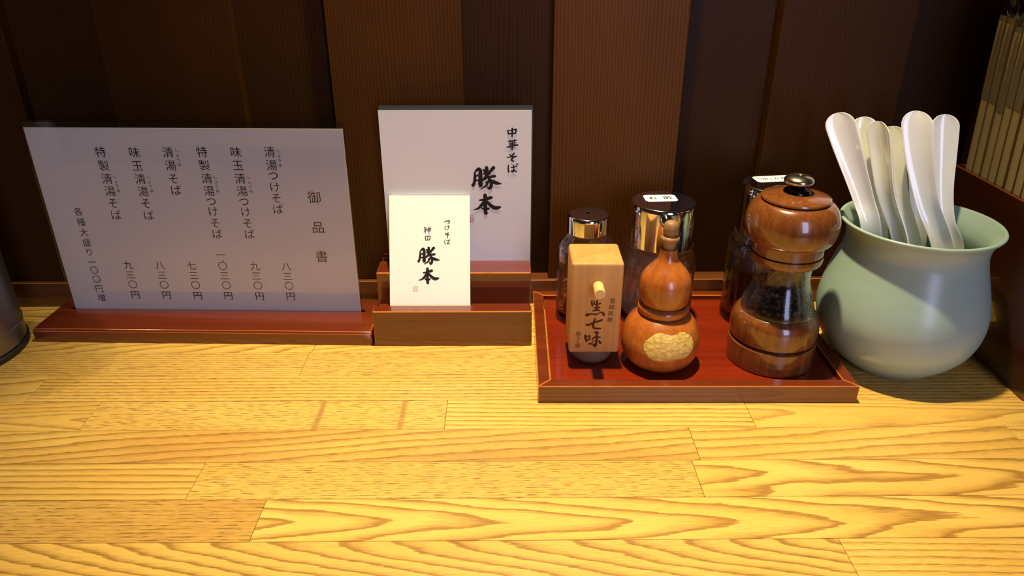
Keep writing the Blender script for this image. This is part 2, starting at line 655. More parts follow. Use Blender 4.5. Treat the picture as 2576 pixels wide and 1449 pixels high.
MS = .0098
column('御品書', 102.6, (122.4, 95.0, 67.3), .0118)
D8 = (161.6, 150.2, 138.7, 127.6, 118.2, 108.9, 98.2, 88.2)
column('清湯つけそば', 69.8, (162.0, 150.6, 141.6, 131.4, 121.6, 111.7), MS)
column('味玉清湯つけそば', 41.3, D8, MS)
column('特製清湯つけそば', 12.8, D8, MS)
column('清湯そば', -15.8, (161.2, 149.8, 138.2, 128.0), MS)
D6 = (161.0, 149.4, 137.8, 126.8, 115.9, 105.0)
column('味玉清湯そば', -44.3, D6, MS)
column('特製清湯そば', -73.0, D6, MS)
for u, t in ((69.6, '八三〇円'), (41.2, '九三〇円'), (12.3, '〇三〇円'), (-15.8, '七三〇円'), (-44.6, '八三〇円'), (-73.4, '九三〇円')):
    column(t, u, (57.3, 47.6, 38.0, 27.5), .0090)
column('一', 12.5, (68.0,), .0090)
column('、', 15.6, (64.4,), .0070)
column('各種大盛り一〇〇円増', -105.5, (107.9, 98.2, 88.6, 78.8, 69.6, 60.0, 52.0, 43.0, 33.6, 24.2), .0080)
for u, z in ((77.2, 0), (48.7, -23.0), (20.2, -23.0), (-8.3, 0), (-36.9, -23.3), (-65.6, -23.3)):
    column('しょうゆ', u, (163.0 + z, 158.8 + z, 154.7 + z, 150.4 + z), .0034)

# ------------------------------------------------------------------ card holder with cards
HX0, HX1 = -.1200, .0172
ch = thing('card_holder', 'stepped red lacquered wooden holder with three bars for printed cards', 'holder', ((HX0 + HX1) / 2, .5605, 0), .3)
hw = (HX1 - HX0) / 2


def lac(name, *a, parent=None, w=.0009):
    bm = bbox(*a, w, 1, 1)
    return from_bm(name, bm, ['lacquer', 'lacquer_edge'], parent, 25)


lac('front_bar', -hw, hw, 0, .0115, 0, .0343, parent=ch)
lac('middle_block', -hw + .0004, hw - .0004, .0305, .0560, 0, .0568, parent=ch)
lac('back_bar', -hw + .0006, hw - .0006, .0645, .0745, 0, .0565, parent=ch)
lac('slot_floor', -hw + .001, hw - .001, .0112, .0308, .002, .0262, parent=ch, w=0)
lac('slot_floor', -hw + .001, hw - .001, .0557, .0648, .002, .0110, parent=ch, w=0)

# brush drawings (units: one drawing frame shared by both cards)
KATSU = [[(130, 690, 8), (132, 760, 14), (120, 835, 14), (102, 868, 17)], [(150, 672, 12), (185, 650, 17), (206, 672, 17), (206, 730, 20), (205, 800, 21), (203, 868, 23), (186, 884, 6)],
         [(150, 742, 8), (195, 735, 9)], [(145, 805, 8), (195, 800, 9)],
         [(250, 662, 10), (280, 692, 18)], [(290, 632, 17), (298, 700, 18), (285, 755, 18), (240, 798, 10), (212, 806, 4)], [(384, 633, 18), (352, 668, 15), (318, 712, 8)],
         [(250, 714, 8), (330, 714, 11)], [(255, 768, 8), (325, 757, 12), (400, 746, 14)], [(300, 748, 10), (350, 808, 16), (420, 838, 18), (492, 850, 4)],
         [(285, 832, 10), (338, 820, 10), (352, 850, 15), (346, 890, 17), (325, 912, 16), (298, 892, 5)], [(318, 800, 9), (292, 860, 11), (252, 895, 9), (208, 920, 3)]]
HON = [[(265, 1006, 18), (268, 1080, 20), (265, 1160, 18), (265, 1215, 18), (272, 1258, 18)], [(190, 1076, 8), (240, 1070, 12), (300, 1052, 16), (346, 1040, 17)],
       [(252, 1090, 15), (212, 1150, 15), (160, 1194, 10), (98, 1212, 3)], [(282, 1086, 12), (340, 1150, 18), (400, 1184, 20), (446, 1180, 17), (484, 1170, 4)], [(222, 1190, 8), (265, 1202, 16), (308, 1194, 12)]]
CHUKA = [[(577, 142, 6), (584, 168, 8), (590, 190, 7)], [(580, 150, 6), (640, 140, 6), (690, 130, 9), (685, 162, 9), (674, 188, 6)], [(590, 189, 7), (640, 183, 7), (676, 180, 6)], [(638, 118, 9), (640, 160, 10), (636, 226, 7)],
         [(583, 286, 5), (640, 280, 7), (696, 273, 6)], [(605, 268, 6), (612, 298, 6)], [(668, 262, 6), (662, 296, 6)], [(590, 314, 4), (690, 304, 5)], [(600, 331, 4), (680, 326, 4)],
         [(564, 362, 6), (640, 346, 7), (716, 331, 7), (690, 344, 4)], [(600, 373, 5), (668, 366, 5)], [(637, 285, 6), (638, 340, 7), (636, 398, 7)], [(612, 310, 4), (616, 346, 4)], [(662, 305, 4), (659, 342, 4)],
         [(604, 455, 6), (626, 476, 9)], [(666, 440, 8), (640, 470, 9), (610, 488, 6), (574, 496, 7)], [(574, 496, 6), (640, 487, 6), (698, 480, 6), (652, 497, 8), (630, 520, 9), (640, 540, 10), (660, 550, 5)],
         [(588, 600, 7), (583, 650, 8), (591, 690, 8), (602, 676, 3)], [(626, 631, 6), (700, 616, 7)], [(658, 600, 6), (661, 650, 7), (655, 682, 8), (634, 690, 7), (632, 674, 6), (658, 668, 6), (696, 688, 7)],
         [(690, 590, 5), (698, 599, 6)], [(705, 577, 5), (714, 587, 6)]]
TSUKE = [[(675, 133, 5), (715, 114, 7), (750, 109, 8), (764, 126, 8), (755, 146, 7), (728, 160, 3)], [(690, 195, 5), (685, 230, 6), (690, 262, 6), (701, 248, 2)], [(705, 216, 4), (765, 208, 5)], [(740, 190, 5), (743, 235, 6), (725, 278, 3)],
         [(690, 322, 5), (706, 336, 6)], [(746, 310, 6), (718, 336, 6), (692, 352, 5)], [(692, 352, 4), (730, 346, 4), (758, 345, 4), (728, 366, 7), (722, 388, 6), (736, 408, 4)],
         [(685, 440, 5), (678, 480, 6), (690, 515, 6)], [(706, 460, 4), (770, 448, 5)], [(737, 440, 4), (741, 488, 6), (726, 508, 6), (722, 496, 5), (766, 510, 5)], [(764, 431, 3), (771, 436, 3)], [(776, 425, 3), (783, 430, 3)]]
KANDA = [[(325, 222, 6), (345, 233, 6)], [(320, 258, 5), (364, 248, 6), (350, 276, 5), (312, 309, 3)], [(345, 270, 5), (345, 325, 6)], [(362, 268, 4), (378, 281, 4)], [(384, 248, 5), (388, 290, 5)], [(384, 250, 5), (436, 240, 6), (430, 286, 5)],
         [(388, 269, 3), (430, 265, 3)], [(388, 290, 4), (428, 287, 4)], [(406, 214, 6), (408, 285, 6), (405, 336, 5)],
         [(338, 382, 5), (350, 446, 7)], [(338, 384, 5), (380, 377, 6), (428, 379, 7), (418, 440, 6)], [(350, 415, 3), (418, 409, 3)], [(352, 446, 5), (418, 438, 6)], [(382, 380, 5), (384, 442, 5)]]


def frame_strokes(x0, x1, y0, y1, w, inner=()):
    s = [[(x0, y0, w), (x1, y0, w)], [(x1, y0, w), (x1, y1, w)], [(x1, y1, w), (x0, y1, w)], [(x0, y1, w), (x0, y0, w)]]
    return s + list(inner)


CY = .6185
BIGW = .1283
bx0 = -.1117
for i in range(5):
    lab = ('lilac-white upright card printed with two large brush characters, front of its stack' if i == 0
           else 'dark-edged large upright card, %s counting back from the lettered front card' % ('first', 'second', 'third', 'last')[i - 1])
    c = tag(thing('large_card', lab, 'card', (bx0 + BIGW / 2, CY + .0009 * i, .0115), .6 - .1 * i), lab, 'card', None if i == 0 else 'large cards standing behind the front one')
    hgt = .1815 + (0, .0012, .0020, .0026, .0031)[i]
    bm = bbox(-BIGW / 2, BIGW / 2, 0, .0005, 0, hgt, 0)
    dx = (0, .0008, .0003, .001, .0005)[i]
    s = from_bm('sheet', bm, 'paper' if i == 0 else 'darkcard', c)
    s.location.x = dx
    if i == 0:
        ox = c.location.x
        kx, kz = 56.0 / 859 / 1000 * .978, 96.1 / 1449 / 1000
        fx = lambda x: -.0405 - ox + x * kx
        fy = lambda y: .1856 - .0115 - y * kz
        brush(KATSU + HON, fx, fy, 'ink', c, fat=1.4)
        brush(CHUKA, fx, fy, 'ink', c)
        seal = frame_strokes(14, 95, 1292, 1380, 3, [[(14, 1336, 3), (95, 1336, 3)], [(54, 1300, 3), (54, 1372, 3)]] + [[(24 + 16 * q, 1306 + 44 * r_, 2), (32 + 16 * q, 1326 + 44 * r_, 2)] for q in range(5) for r_ in range(2)])
        brush(seal, fx, fy, 'red_ink', c, name='seal')

SW = .0696
lean = math.atan2(.0405, .0935)
for i in range(4):
    lab = ('bright small white card with brush lettering leaning in the holder, front of its stack' if i == 0
           else 'small white leaning card, %s counting back from the lettered front small card' % ('first', 'second', 'last')[i - 1])
    c = thing('small_card', lab, 'card', (-.0722 + (0, .0005, -.0004, .0007)[i], .5737 + .0011 * i, .0268), 0, None if i == 0 else 'small cards leaning behind the front one')
    c.rotation_euler = (-lean, 0, R(.15 * i))
    bm = bbox(-SW / 2, SW / 2, 0, .0004, 0, .1018 - .0004 * i, 0)
    from_bm('sheet', bm, 'card', c)
    if i == 0:
        kx, kz = 45.1 / 897 / 1000, 72.9 / 1449 / 1000
        fx = lambda x: -.09289 + .0722 + x * kx
        fy = lambda y: .08541 - y * kz
        sx = lambda x: fx(218 + (x - 95) * .931)
        sy = lambda y: fy(565 + (y - 615) * .968)
        brush(KATSU + HON, sx, sy, 'ink', c, fat=1.4)
        brush(TSUKE + KANDA, fx, fy, 'ink', c, fat=.9)
        brush(frame_strokes(124, 207, 1247, 1329, 3, [[(124, 1290, 3), (207, 1288, 3)]] + [[(134 + 15 * q, 1262 + 42 * r_, 2), (140 + 15 * q, 1278 + 42 * r_, 2)] for q in range(5) for r_ in range(2)]), fx, fy, 'pink_ink', c, name='seal')

# ------------------------------------------------------------------ tray
TX0, TX1, TY0, TY1, TZ, TF = .0200, .2660, .4745, .6400, .0150, .0112
tray = thing('tray', 'shallow red lacquered rectangular tray carrying the condiment bottles', 'tray', ((TX0 + TX1) / 2, TY0, 0))
tw, td, rw = (TX1 - TX0) / 2, TY1 - TY0, .0096


def rim_piece(p4):
    """one mitred rim board from 4 plan corners"""
    bm = bmesh.new()
    lo = [bm.verts.new((x, y, 0)) for x, y in p4]
    hi = [bm.verts.new((x, y, TZ)) for x, y in p4]
    bm.faces.new(lo)
    bm.faces.new(hi)
    for i in range(4):
        bm.faces.new((lo[i], lo[(i + 1) % 4], hi[(i + 1) % 4], hi[i]))
    bevel(bm, .0007, 1, 1)
    return from_bm('rim', bm, ['lacquer', 'lacquer_edge'], tray, 25)


oc = [(-tw, 0), (tw, 0), (tw, td), (-tw, td)]
ic = [(-tw + rw, rw), (tw - rw, rw), (tw - rw, td - rw), (-tw + rw, td - rw)]
for i in range(4):
    j = (i + 1) % 4
    rim_piece([oc[i], oc[j], ic[j], ic[i]])
lac('tray_floor', -tw + rw + .0009, tw - rw - .0009, rw + .0006, td - rw - .0009, .003, TF, parent=tray, w=.0004)
tray.children[-1].data.materials[0] = M['tray_floor']

# ------------------------------------------------------------------ wooden spice box with peg
bx = thing('spice_box', 'square pale wooden spice dispenser with a peg and branded brush characters', 'dispenser', (.0650, .5275, TF))
bm = bbox(-.0198, .0198, -.0200, .0200, .0136, .0918, .0022, 3)
from_bm('case', bm, 'box_wood', bx)
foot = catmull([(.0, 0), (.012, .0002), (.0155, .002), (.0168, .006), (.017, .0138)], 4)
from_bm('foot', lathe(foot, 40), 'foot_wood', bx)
bm = lathe([(0, 0), (.0036, 0), (.0042, .0006), (.0042, .0200), (.0, .0200)], 24)
peg = from_bm('peg', bm, 'peg_wood', bx)
peg.location = (.0007, -.0345, .0730)
peg.rotation_euler = (R(-90), 0, 0)
KURO = [[(346, 400, 12), (348, 440, 14), (364, 482, 13)], [(386, 396, 10), (392, 440, 12)], [(400, 462, 10), (470, 452, 12), (510, 440, 10)], [(440, 400, 14), (442, 480, 14), (440, 570, 12)], [(398, 522, 12), (488, 514, 14)],
        [(384, 572, 14), (430, 560, 12), (494, 566, 12)], [(272, 650, 26), (340, 632, 12), (430, 640, 14), (480, 620, 8), (530, 600, 12), (564, 618, 18), (576, 650, 17)],
        [(266, 822, 14), (304, 832, 18), (400, 790, 15), (480, 766, 16), (548, 742, 16)], [(420, 720, 14), (396, 810, 18), (396, 870, 18), (440, 896, 16), (530, 896, 13)],
        [(262, 1022, 15), (262, 1070, 18), (288, 1130, 17)], [(282, 1056, 9), (330, 1032, 13), (344, 1056, 12), (318, 1104, 8)], [(290, 1104, 8), (352, 1104, 12)],
        [(424, 965, 13), (500, 975, 12)], [(396, 1092, 12), (450, 1055, 14), (532, 1062, 12)], [(468, 960, 15), (472, 1080, 18), (466, 1170, 18), (448, 1222, 20), (404, 1190, 10), (342, 1180, 16)], [(512, 1122, 9), (546, 1164, 20)], [(420, 1120, 8), (384, 1168, 7)]]
kx, kz = 40.0 / 942 / 1000, 70.4 / 1449 / 1000
fx = lambda x: .0458 + .0010 - .0650 + x * kx
fy = lambda y: .0907 - TF - y * kz
brush(KURO, fx, fy, 'brown_ink', bx, yoff=-.02004, name='branding', fat=1.3)
sm = [(c_, fx(x) , fy(y), .0047) for c_, x, y in (('登', 722, 395), ('録', 712, 510), ('商', 703, 622), ('標', 696, 738), ('原', 126, 1003), ('了', 122, 1108), ('郭', 122, 1215))]
lettering(sm[:4], 'brown_ink', bx, .004, -.02004, 'small_branding')
lettering(sm[4:], 'brown_ink', bx, .004, -.02004, 'small_branding')

# ------------------------------------------------------------------ gourd-shaped spice bottle
gx, gy = .1195, .519
gd = thing('gourd_bottle', 'orange-brown gourd-shaped wooden bottle with a gold paper label and stopper', 'bottle', (gx, gy, TF))
low = catmull([(0, 0), (.017, 0), (.0225, .0018), (.0278, .0070), (.0306, .0140), (.0313, .0215), (.0300, .0300), (.0262, .0385), (.0205, .0440), (.0183, .0450)], 5)
from_bm('lower_bulb', lathe(low), 'gourd_wood', gd)
from_bm('waist', lathe([(0, .0435), (.0183, .0435), (.0180, .0465), (0, .0465)]), 'groove', gd)
ring = catmull([(.0175, .0460), (.0193, .0466), (.0200, .0490), (.0198, .0515), (.0182, .0530)], 4)
from_bm('collar', lathe(ring), 'gourd_wood', gd)
from_bm('waist', lathe([(0, .0520), (.0181, .0520), (.0181, .0542), (0, .0542)]), 'groove', gd)
up = catmull([(.0165, .0532), (.0186, .0560), (.0198, .0625), (.0201, .0690), (.0190, .0760), (.0158, .0815), (.0115, .0862), (.0082, .0905), (.0070, .0950), (.0066, .0990), (.0066, .0992)], 5) + [(.0050, .0990), (.0048, .0900), (0, .0900)]
from_bm('upper_bulb', lathe(up), 'gourd_wood', gd)
st = [(0, .0905), (.0045, .0905)] + catmull([(.0045, .0985), (.0050, .1030), (.0058, .1050), (.0070, .1062), (.0072, .1082), (.0060, .1096), (.0048, .1102)], 4) + catmull([(.0046, .1108), (.0056, .1135), (.0058, .1165), (.0048, .1198), (.0025, .1215), (0, .1218)], 4)
from_bm('stopper', lathe(st, 40), 'stopper_wood', gd)


def prof_r(prof, z):
    for (r0, z0), (r1, z1) in zip(prof, prof[1:]):
        if z0 <= z <= z1 and z1 > z0:
            return r0 + (r1 - r0) * (z - z0) / (z1 - z0)
    return prof[-1][0]


bm = bmesh.new()
NU, NV = 28, 12
grid = {}
for i in range(NU + 1):
    s = -1 + 2 * i / NU
    # two-lobed label outline: half height as a function of s
    hh = math.sqrt(max(0, 1 - abs(s) ** 2.6)) * (.0104 + .0013 * math.cos(s * 5.2 + 2.8))
    zc = .0290 + .0006 * s
    th = R(-90) + R(4) + s * .70
    for j in range(NV + 1):
        q = -1 + 2 * j / NV
        z = zc + q * hh
        rr = prof_r(low, z) + .00035 + .00012 * math.sin(i * 1.7 + j * 2.3)
        grid[i, j] = bm.verts.new((rr * math.cos(th), rr * math.sin(th), z))
for i in range(NU):
    for j in range(NV):
        try:
            bm.faces.new((grid[i, j], grid[i + 1, j], grid[i + 1, j + 1], grid[i, j + 1]))
        except ValueError:
            pass
bmesh.ops.remove_doubles(bm, verts=bm.verts[:], dist=1e-6)
bmesh.ops.solidify(bm, geom=bm.faces[:], thickness=-.0002)
lb = from_bm('paper_label', bm, 'gold', gd)
lb['label'] = 'crinkled gold paper label'

# ------------------------------------------------------------------ pepper mill
mx_, my_ = .2118, .525
pm = thing('pepper_mill', 'brown wooden pepper mill with glass waist and metal knob on the tray', 'pepper mill', (mx_, my_, TF))
base = [(0, 0), (.0325, 0)] + catmull([(.0340, .0008), (.0345, .0100), (.0344, .0196)], 4) + [(.0334, .0206)]
from_bm('base', lathe(base), 'mill_wood', pm)
from_bm('groove', lathe([(0, .0208), (.0312, .0204), (.0312, .0236), (0, .0232)]), 'groove', pm)
bul = [(0, .0228)] + catmull([(.0338, .0232), (.0342, .0280), (.0340, .0350), (.0325, .0415), (.0297, .0450), (.0285, .0455)], 5) + [(0, .0455)]
from_bm('base_collar', lathe(bul), 'mill_wood', pm)
gl = catmull([(.0284, .0456), (.0283, .0475), (.0272, .0520), (.0248, .0590), (.0226, .0660), (.0212, .0720), (.0208, .0780), (.0213, .0830), (.0222, .0865)], 4)
inn = [(r - .0022, z) for r, z in reversed(gl)]
from_bm('glass_body', lathe(gl + inn + [gl[0]], cap=False), 'glass', pm)
pc = bmesh.new()
rq = random.Random(3)
for _ in range(420):
    z = .048 + (rq.random() ** 1.3) * .030
    rmax = prof_r(gl, z) - .0048
    a, rr = rq.uniform(0, 6.283), rmax * math.sqrt(rq.random())
    bmesh.ops.create_icosphere(pc, subdivisions=1, radius=rq.uniform(.0016, .0023), matrix=Matrix.Translation((rr * math.cos(a), rr * math.sin(a), z)))
from_bm('peppercorns', pc, 'pepper', pm, kind='stuff')
from_bm('shaft', lathe([(0, .046), (.0022, .046), (.0022, .088), (0, .088)], 20), 'darkmetal', pm)
nk = [(0, .0862)] + catmull([(.0222, .0862), (.0258, .0880), (.0270, .0910), (.0270, .0945)], 4) + [(0, .0945)]
from_bm('neck_ring', lathe(nk), 'mill_wood', pm)
from_bm('groove', lathe([(0, .0942), (.0250, .0938), (.0250, .0964), (0, .0962)]), 'groove', pm)
hd = [(0, .0958), (.0266, .0958), (.0266, .1030)] + catmull([(.0272, .1036), (.0310, .1060), (.0335, .1110), (.0345, .1180), (.0338, .1250), (.0315, .1310), (.0280, .1350), (.0250, .1362)], 5) + [(0, .1362)]
from_bm('head', lathe(hd), 'mill_wood', pm)
from_bm('groove', lathe([(0, .1358), (.0232, .1356), (.0232, .1378), (0, .1376)]), 'groove', pm)
ld = [(0, .1372), (.0250, .1372), (.0254, .1380)] + catmull([(.0250, .1390), (.0200, .1405), (.0120, .1420), (0, .1424)], 4)
from_bm('lid', lathe(ld), 'mill_wood', pm)
from_bm('knob_neck', lathe(catmull([(0, .1418), (.0092, .1418), (.0094, .1440), (.0070, .1455), (.0050, .1468), (.0062, .1480), (0, .1485)], 4), 40), 'darkmetal', pm)
from_bm('knob', lathe(catmull([(0, .1478), (.0060, .1478), (.0098, .1492), (.0108, .1510), (.0100, .1530), (.0068, .1548), (.0030, .1556), (.0022, .1550), (0, .1548)], 4), 48), 'knob', pm)

# ------------------------------------------------------------------ glass bottles


def bottle(name, label, loc, rz, R_, hs, rc, hc, flutes, liquid=None, level=0, cat='bottle', depth=.03):
    """fluted glass body, chrome cap; hs = shoulder height, hc = top of the cap"""
    t = thing(name, label, cat, loc, rz)
    body = [(0, 0), (R_ - .003, 0)] + catmull([(R_ - .001, .001), (R_ - .0003, .005), (R_, .012), (R_, hs - .014), (R_ - .0008, hs - .007), (R_ - .004, hs - .001), (rc + .001, hs + .0035), (rc - .001, hs + .005)], 5)
    ri = R_ - .0035
    ins = catmull([(rc - .003, hs + .005), (rc - .002, hs), (ri - .002, hs - .006), (ri, hs - .016), (ri, .016), (ri - .003, .009), (.006, .0075), (0, .0075)], 5)

    def mod(a, r, z):
        if r > R_ - .0033 and .004 < z < hs - .006:
            k = min(1, (z - .004) / .006, (hs - .006 - z) / .008)
            return r - depth * R_ * k * (.5 + .5 * math.cos(flutes * a)) ** 2
        return r
    from_bm('glass_body', lathe(body + ins, 120, mod, cap=False), 'glass', t)
    if liquid:
        rl = ri + .0001 if liquid != 'soy' else ri - .0005
        from_bm('liquid', lathe([(0, .0078), (rl - .004, .0085)] + catmull([(rl - .002, .0105), (rl, .016), (rl, level)], 4) + [(0, level)], 72), liquid, t)
    h0 = hs + .0035
    cap = [(0, h0), (rc - .0006, h0), (rc, h0 + .0008)] + catmull([(rc, hc - .0035), (rc - .0004, hc - .0014), (rc - .0018, hc - .0002), (rc - .004, hc)], 4) + [(0, hc)]
    from_bm('cap', lathe(cap, 72), 'chrome', t)
    return t


sh = bottle('shaker', 'small clear glass shaker with chrome cap and pour hole behind the wooden box', (.0655, .596, TF), 5, .0258, .0790, .0180, .0990, 10)
from_bm('pour_hole', lathe([(0, 0), (.0027, 0), (.0027, .0003), (.0022, .0003), (.0019, .0001), (0, .0001)], 24), 'black', sh).location = (0, .002, .0989)
# vinegar
vn = bottle('vinegar_bottle', 'fluted glass vinegar bottle with wide chrome cap and white label behind the gourd', (.1290, .5965, TF), 0, .0322, .0690, .0280, .1105, 18, 'vinegar', .046, depth=.055)


def label_plate(parent, w, d, z, cx_, cy_, rz, ch_):
    bm = bmesh.new()
    c_ = .0022
    pts = [(-w + c_, -d), (w - c_, -d), (w, -d + c_), (w, d - c_), (w - c_, d), (-w + c_, d), (-w, d - c_), (-w, -d + c_)]
    f = bm.faces.new([bm.verts.new((x, y, 0)) for x, y in pts])
    ex = bmesh.ops.extrude_face_region(bm, geom=[f])
    bmesh.ops.translate(bm, verts=[v for v in ex['geom'] if isinstance(v, bmesh.types.BMVert)], vec=(0, 0, .0002))
    o = from_bm('sticker', bm, 'label', parent)
    o.location = (cx_, cy_, z)
    o.rotation_euler = (0, 0, R(rz))
    lettering(ch_, 'ink', o, .006, 0, 'sticker_text', xf=lambda p: (p[0], p[2], .00035))
    return o


label_plate(vn, .0138, .0082, .1105, -.002, .0060, 3, [('お', -.0068, 0, .0084), ('酢', .0064, 0, .0086)])
# spout on the front of the vinegar cap
bm = lathe(catmull([(0, 0), (.0052, 0), (.0054, .003), (.0046, .006), (.0030, .009), (.0026, .013), (0, .013)], 4), 28)
sp = from_bm('spout', bm, 'chrome', vn)
sp.location = (-.0030, -.0265, .1035)
sp.rotation_euler = (R(112), 0, R(8))
# soy
sy_ = bottle('sauce_bottle', 'dark sauce filled glass bottle with chrome cap behind the pepper mill', (.2218, .5965, TF), 8, .0322, .0800, .0275, .1262, 12, 'soy', .052)
label_plate(sy_, .0180, .0078, .1262, .004, .0105, 0, [(c_, -.0142 + .0052 * i, 0, .0056) for i, c_ in enumerate('つゆ(かえし')])
# ------------------------------------------------------------------ celadon pot and spoons
px_, py_ = .3185, .540
pot = thing('spoon_pot', 'pale celadon green ceramic pot with flared rim holding white spoons', 'pot', (px_, py_, 0))
outer = catmull([(0, .0015), (.028, .0010), (.0330, .0000), (.0375, .0030), (.0450, .0095), (.0530, .0180), (.0590, .0275), (.0626, .0385), (.0638, .0500), (.0626, .0620), (.0594, .0750), (.0555, .0880), (.0525, .0990), (.0514, .1070), (.0528, .1150), (.0562, .1205), (.0580, .1222)], 5)
lip = catmull([(.0580, .1222), (.0588, .1238), (.0578, .1250), (.0560, .1246)], 4)
inner = catmull([(.0560, .1246), (.0525, .1200), (.0492, .1140), (.0478, .1070), (.0490, .0990), (.0520, .0880), (.0558, .0750), (.0590, .0620), (.0600, .0500), (.0588, .0385), (.0545, .0275), (.047, .0180), (.036, .0105), (0, .0070)], 5)
from_bm('body', lathe(outer + lip[1:] + inner[1:], 96, cap=False), 'celadon', pot, 60)

SPOONS = [   # centre line from the tip down, half width at tip / lower, roll, where the bowl rests
    ([(0.2467, 0.562, 0.2038), (0.2497, 0.5591, 0.1948), (0.2574, 0.5529, 0.1753), (0.2655, 0.5467, 0.1555), (0.2718, 0.5417, 0.1395), (0.2783, 0.536, 0.1209)], 0.0108, 0.0072, -22, (0.296, 0.534, 0.022)),
    ([(0.2726, 0.576, 0.1975), (0.274, 0.5741, 0.1912), (0.2789, 0.5681, 0.171), (0.2838, 0.5621, 0.1506), (0.2878, 0.556, 0.1299), (0.2929, 0.55, 0.1089)], 0.0104, 0.0066, -12, (0.301, 0.572, 0.026)),
    ([(0.2782, 0.56, 0.198), (0.2795, 0.5576, 0.1902), (0.2828, 0.5531, 0.1752), (0.2876, 0.5459, 0.1514), (0.2932, 0.5412, 0.1352), (0.3035, 0.534, 0.1107)], 0.0108, 0.0074, -66, (0.32, 0.51, 0.018)),
    ([(0.2983, 0.576, 0.1903), (0.2991, 0.5742, 0.1843), (0.3012, 0.5689, 0.1664), (0.3052, 0.5629, 0.1458), (0.3107, 0.5581, 0.1291), (0.3223, 0.55, 0.1003)], 0.01, 0.0066, -30, (0.33, 0.552, 0.02)),
    ([(0.3057, 0.558, 0.2061), (0.3059, 0.5552, 0.1958), (0.3093, 0.5499, 0.1761), (0.3145, 0.5447, 0.1562), (0.3214, 0.5394, 0.1359), (0.3355, 0.532, 0.1069)], 0.0112, 0.0078, -30, (0.347, 0.516, 0.024)),
    ([(0.3366, 0.576, 0.1995), (0.3372, 0.5738, 0.1913), (0.3391, 0.5675, 0.1668), (0.3416, 0.5612, 0.1418), (0.3473, 0.5549, 0.1164), (0.3569, 0.55, 0.0965)], 0.0104, 0.0068, -14, (0.358, 0.546, 0.028)),
    ([(0.3197, 0.578, 0.1745), (0.3218, 0.5775, 0.1684), (0.3254, 0.5766, 0.1551), (0.3295, 0.5753, 0.1371), (0.3333, 0.574, 0.1187), (0.3391, 0.572, 0.0902)], 0.0094, 0.0072, 14, (0.338, 0.582, 0.034)),
]
SPL = ['tall white ceramic spoon leaning furthest toward the pepper mill', 'white ceramic spoon handle tucked right behind the spoon leaning furthest toward the mill',
       'white ceramic spoon seen nearly edge on beside the shortest handle', 'shortest forward white ceramic spoon handle in the pot, beside the edge-on one',
       'tall white ceramic spoon with broad handle standing beside the one nearest the dark box', 'white ceramic spoon standing nearest the dark wooden box', 'low white ceramic spoon hidden behind the broad tall handle']


def spoon(i, pts, wt, wl, roll, rest):
    """one porcelain soup spoon: channelled handle that widens to a round tip, and a small deep bowl"""
    P = [Vector(p) for p in pts]
    e = P[-1]
    rest = Vector(rest)
    P.append(e.lerp(rest, .5) + Vector(((e.x - P[-2].x) * .25, 0, 0)))
    P.append(rest)
    dense = [Vector(p) for p in catmull([tuple(p) for p in P], 24)]
    L = [0]
    for a, b in zip(dense, dense[1:]):
        L.append(L[-1] + (b - a).length)
    tot = L[-1]

    def at(l):
        for k in range(len(L) - 1):
            if L[k + 1] >= l:
                return dense[k].lerp(dense[k + 1], (l - L[k]) / max(1e-9, L[k + 1] - L[k]))
        return dense[-1]
    rt = wt * .98
    ls = [rt * (1 - math.cos(q * math.pi / 20)) for q in range(10)] + [rt + (tot - rt) * q / 44 for q in range(45)]
    bm = bmesh.new()
    rings = []
    NS = 12
    for l in ls:
        c = at(l)
        T = (at(min(tot, l + .004)) - at(max(0, l - .004))).normalized()
        S = T.cross(Vector((0, 1, 0))).normalized()
        if S.x < 0:
            S = -S
        N = S.cross(T).normalized()
        if N.y > 0:
            N = -N
        q = Matrix.Rotation(R(roll), 3, 'Z')
        S, N = q @ S, q @ N
        u = min(1, l / .085)
        w = wt + (wl - wt) * (3 * u * u - 2 * u ** 3)
        k = 1
        if l < rt:
            k = max(.03, math.sqrt(max(0, 1 - (1 - l / rt) ** 2)))
        dpt, th = .0034, .0036
        if l > tot - .050:
            s = (l - (tot - .050)) / .050
            w = max(.003, (wl + (.0125 - wl) * math.sin(math.pi * min(1, s * 1.02) * .5)) * math.sqrt(max(0, 1 - s ** 6)))
            dpt = .0050 + .003 * math.sin(math.pi * s)
        up_, dn = [], []
        for j in range(NS + 1):
            t = -1 + 2 * j / NS
            h = dpt * abs(t) ** 2.2 * k
            edge = 1 - .9 * abs(t) ** 8
            up_.append(c + S * (w * k * t) + N * (h - .0008 * (1 - edge)))
            dn.append(c + S * (w * k * t * 1.0) + N * (h * .85 - th * (.35 + .65 * edge) * (.12 + .88 * k)))
        rings.append([bm.verts.new(p) for p in up_ + dn[::-1]])
    for a, b in zip(rings, rings[1:]):
        n = len(a)
        for k in range(n):
            bm.faces.new((a[k], a[(k + 1) % n], b[(k + 1) % n], b[k]))
    bm.faces.new(rings[0])
    bm.faces.new(rings[-1])
    for v in bm.verts:
        v.co -= Vector((px_, py_, 0))
    o = from_bm('soup_spoon', bm, 'white', None, 0)
    o.data.shade_smooth()
    sub = o.modifiers.new('smooth', 'SUBSURF')
    sub.levels = 1
    sub.render_levels = 2
    o.location = (px_, py_, 0)
    tag(o, SPL[i], 'spoon', 'white soup spoons in the celadon pot')


for i, s in enumerate(SPOONS):
    spoon(i, *s)

